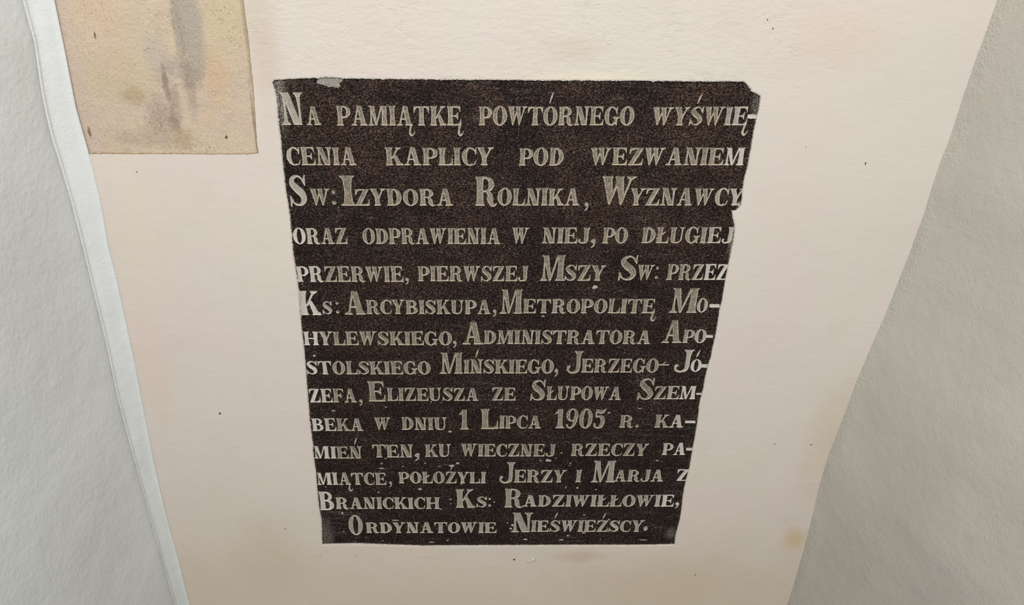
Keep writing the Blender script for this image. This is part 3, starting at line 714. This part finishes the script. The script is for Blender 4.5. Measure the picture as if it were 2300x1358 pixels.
# ------------------------------------------------------------------ mortar smear, spatters, specks
def blobmesh(name, u, v, pxw, pxh, mat, parent, depth, h, tail=None, n=14, zoff=0.0, jag=.18, flat=False):
    x, z = wp(u, v, depth); s = (ray(u, v).y and 1); k = -CAM.y / ray(u, v).y        # metres per pixel across
    rx = pxw * k / 2; rz = pxh * k / 2
    V = [(0, -h, 0)]; F = []
    sd_ = random.random() * 99
    for r, (sc, hh) in enumerate(((.55, .85), (.88, .45), (1.0, -.05))):
        for i in range(n):
            a = 2 * math.pi * i / n; q = 1 + jag * noise.noise(Vector((math.cos(a) * 2, math.sin(a) * 2, sd_))) * 2
            px_, pz_ = math.cos(a) * rx * q * sc, math.sin(a) * rz * q * sc
            if tail:
                d = math.cos(a - tail[0]); 
                if d > .8: px_ += math.cos(tail[0]) * tail[1] * k * sc * (d - .8) * 5; pz_ += math.sin(tail[0]) * tail[1] * k * sc * (d - .8) * 5
            V.append((px_, -h * hh, pz_))
    for i in range(n):
        j = (i + 1) % n; F.append((0, 1 + j, 1 + i))
        for r in (0, 1): F.append((1 + r * n + i, 1 + r * n + j, 1 + (r + 1) * n + j, 1 + (r + 1) * n + i))
    o = mesh_obj(name, V, F, mat, parent, not flat)
    o.location = (x, depth if parent is not plaque else 0, z - zoff)
    return o
# grey mortar left on the stone's top edge
ms = [(713, 175), (711, 186), (716, 189), (724, 190), (732, 193), (738, 196), (744, 194), (752, 197), (760, 198), (765, 194), (763, 187), (769, 183), (772, 178), (774, 174), (745, 171)]
L = densify([wp(u, v, SY) for u, v in ms], .0014, .0006, 8.0)
cx = sum(p[0] for p in L) / len(L); cz = sum(p[1] for p in L) / len(L)
V = [(cx, -.0008, cz)]; F = []; n = len(L)
for sc, hh in ((.5, .0009), (.93, .0007), (1, -.0003)): V += [(cx + (p[0] - cx) * sc, -hh + random.uniform(-.0002, .0002), cz + (p[1] - cz) * sc) for p in L]
for i in range(n):
    j = (i + 1) % n; F.append((0, 1 + j, 1 + i))
    for r in (0, 1): F.append((1 + r * n + i, 1 + r * n + j, 1 + (r + 1) * n + j, 1 + (r + 1) * n + i))
mo = mesh_obj('mortar_smear', [(x, y, z - PO.z) for x, y, z in V], F, M_MORTAR, plaque); mo['label'] = 'lump of grey mortar on the upper left edge'
# white paint spatters on the stone (position and size in measured pixels)
SPAT = [(1336, 645, 12, 9, None), (1232, 1034, 14, 7, None), (1015, 1046, 12, 6, None), (938, 1020, 9, 7, None), (1279, 1045, 3, 3, None), (943, 1098, 9, 6, None), (858, 1051, 11, 3, None), (857, 1041, 5, 3, None),
        (769, 1152, 5, 8, None), (889, 1168, 18, 2.5, None), (970, 1217, 16, 2.5, None), (1180, 1211, 11, 4, None), (1261, 1212, 14, 4, None), (1276, 1202.5, 7, 4, None), (1444, 1212, 20, 2.5, None), (1311, 1196, 8, 4, None),
        (1151, 1179, 8, 6, None), (1147, 1186.5, 6, 5, None), (1271, 1094, 3, 7, None), (1297, 1095, 5, 5, None), (1338, 1099, 4, 3, None), (1476, 1034, 7, 4, None), (1362, 1053, 3, 4, None), (1281, 1040, 4, 4, None), (1261, 1017, 4, 4, None), (1249, 1028, 4, 3, None), (1214, 1034, 4, 3, None),
        (905, 1047, 6, 2, None), (987, 1047, 6, 2, None), (955, 1040, 4, 4, None), (1028, 1040, 8, 5, None), (866, 1029, 5, 3, None), (706, 799, 6, 6, None), (1437, 917, 8, 2, None), (1368, 927, 7, 4, None), (867, 914, 5, 3, None), (749, 922, 8, 3, None), (968, 902, 3, 7, None), (1011, 969, 7, 5, None),
        (1012, 1121, 6, 3, None), (1012, 1131, 4, 4, None), (990, 1143, 5, 3, None), (850, 1105, 5, 3, None), (1037, 1087, 4, 3, None), (1220, 710, 9, 3, None), (732, 1093, 4, 3, None), (772, 1193, 4, 3, None), (1368, 1166, 4, 4, None), (1312, 1156, 4, 4, None), (1110, 1127, 4, 3, None), (1005, 1213, 5, 4, None), (860, 1214, 4, 3, None), (1090, 930, 3, 3, None), (1140, 1174, 4, 3, None)]
for u, v, a, b, _ in SPAT:
    blobmesh('paint_spatter', u, v, a, b, M_DROP, plaque, SY, .0005, zoff=PO.z, n=10, jag=.3)
# finer flecks: far too small to pick out singly
V, F = [], []
for i in range(620):
    v = 190 + 1030 * (random.random() ** .55); u0_, u1_ = lx(EDGE_L, v) + 4, lx(EDGE_R, v) - 4; u = random.uniform(u0_, u1_)
    x, z = wp(u, v, SY); k = -CAM.y / ray(u, v).y; r = random.uniform(.4, 1.0) * k * (1.3 if random.random() < .1 else 1); e = random.uniform(.8, 2.0)
    s = len(V); V.append((x, -.0003, z - PO.z))
    for q in range(6): V.append((x + math.cos(q * 1.047) * r * e, .0001, z - PO.z + math.sin(q * 1.047) * r))
    for q in range(6): F.append((s, s + 1 + (q + 1) % 6, s + 1 + q))
fk = mesh_obj('paint_flecks', V, F, M_DROP, plaque); fk['kind'] = 'stuff'
V, F = [], []
nE = len(hole)
for i in range(4200):
    k = random.randrange(nE); a = Vector(hole[k]); b = Vector(hole[(k + 1) % nE]); d_ = b - a
    if d_.length < 1e-6: continue
    nn_ = Vector((-d_.y, d_.x)).normalized() * (1 if area2(hole) > 0 else -1)
    top_ = a.y > ztop - .006; corner = a.x < -.27 and a.y > ztop - .10
    if not (top_ or corner) and random.random() < .45: continue
    reach = .006 if corner else (.0028 if top_ else .0022)
    p = a.lerp(b, random.random()) + nn_ * abs(random.gauss(0, reach)); r = random.uniform(.00012, .00042) * (1.5 if random.random() < .12 else 1); e = random.uniform(.7, 2.2)
    s_ = len(V); V.append((p.x, -.0003, p.y - PO.z))
    for q in range(5): V.append((p.x + math.cos(q * 1.257) * r * e, .0001, p.y - PO.z + math.sin(q * 1.257) * r))
    for q in range(5): F.append((s_, s_ + 1 + (q + 1) % 5, s_ + 1 + q))
fk2 = mesh_obj('limewash_speckle', V, F, M_MORTAR, plaque); fk2['kind'] = 'stuff'
# bits on the wall
d = blobmesh('paint_drip', 1198, 1256, 10, 7, M_RIM, wall, 0, .003, tail=(math.radians(215), 13), n=24); d['label'] = 'white drop of paint with a tail below the stone'
for u, v, a, b in ((494, 928, 5, 6.5), (1944, 367, 2.5, 7), (1740, 996, 3, 6), (1822, 998, 4, 3.5), (1155, 1256, 5, 4.5), (1562, 1290, 3, 3), (799, 1246, 2.5, 3.5), (1724, 44, 3, 2.5), (1736, 64, 3, 2.5), (641, 1187, 3, 2), (307, 386, 3, 2), (1810, 330, 2, 2), (735, 560, 0, 0)):
    if a: blobmesh('dark_speck', u, v, a, b, M_DARK, wall, 0, .0009, n=10)
for u, v, a, b in ((718, 1244, 8, 5), (954, 1248, 3, 4), (922, 1234, 3, 3), (225, 343, 9, 4), (556, 345, 6, 3), (205, 344, 6, 4), (1500, 1253, 4, 3)):
    blobmesh('paint_crumb', u, v, a, b, M_RIM, wall, 0, .0015, n=10)
print('letters', len(CUT))
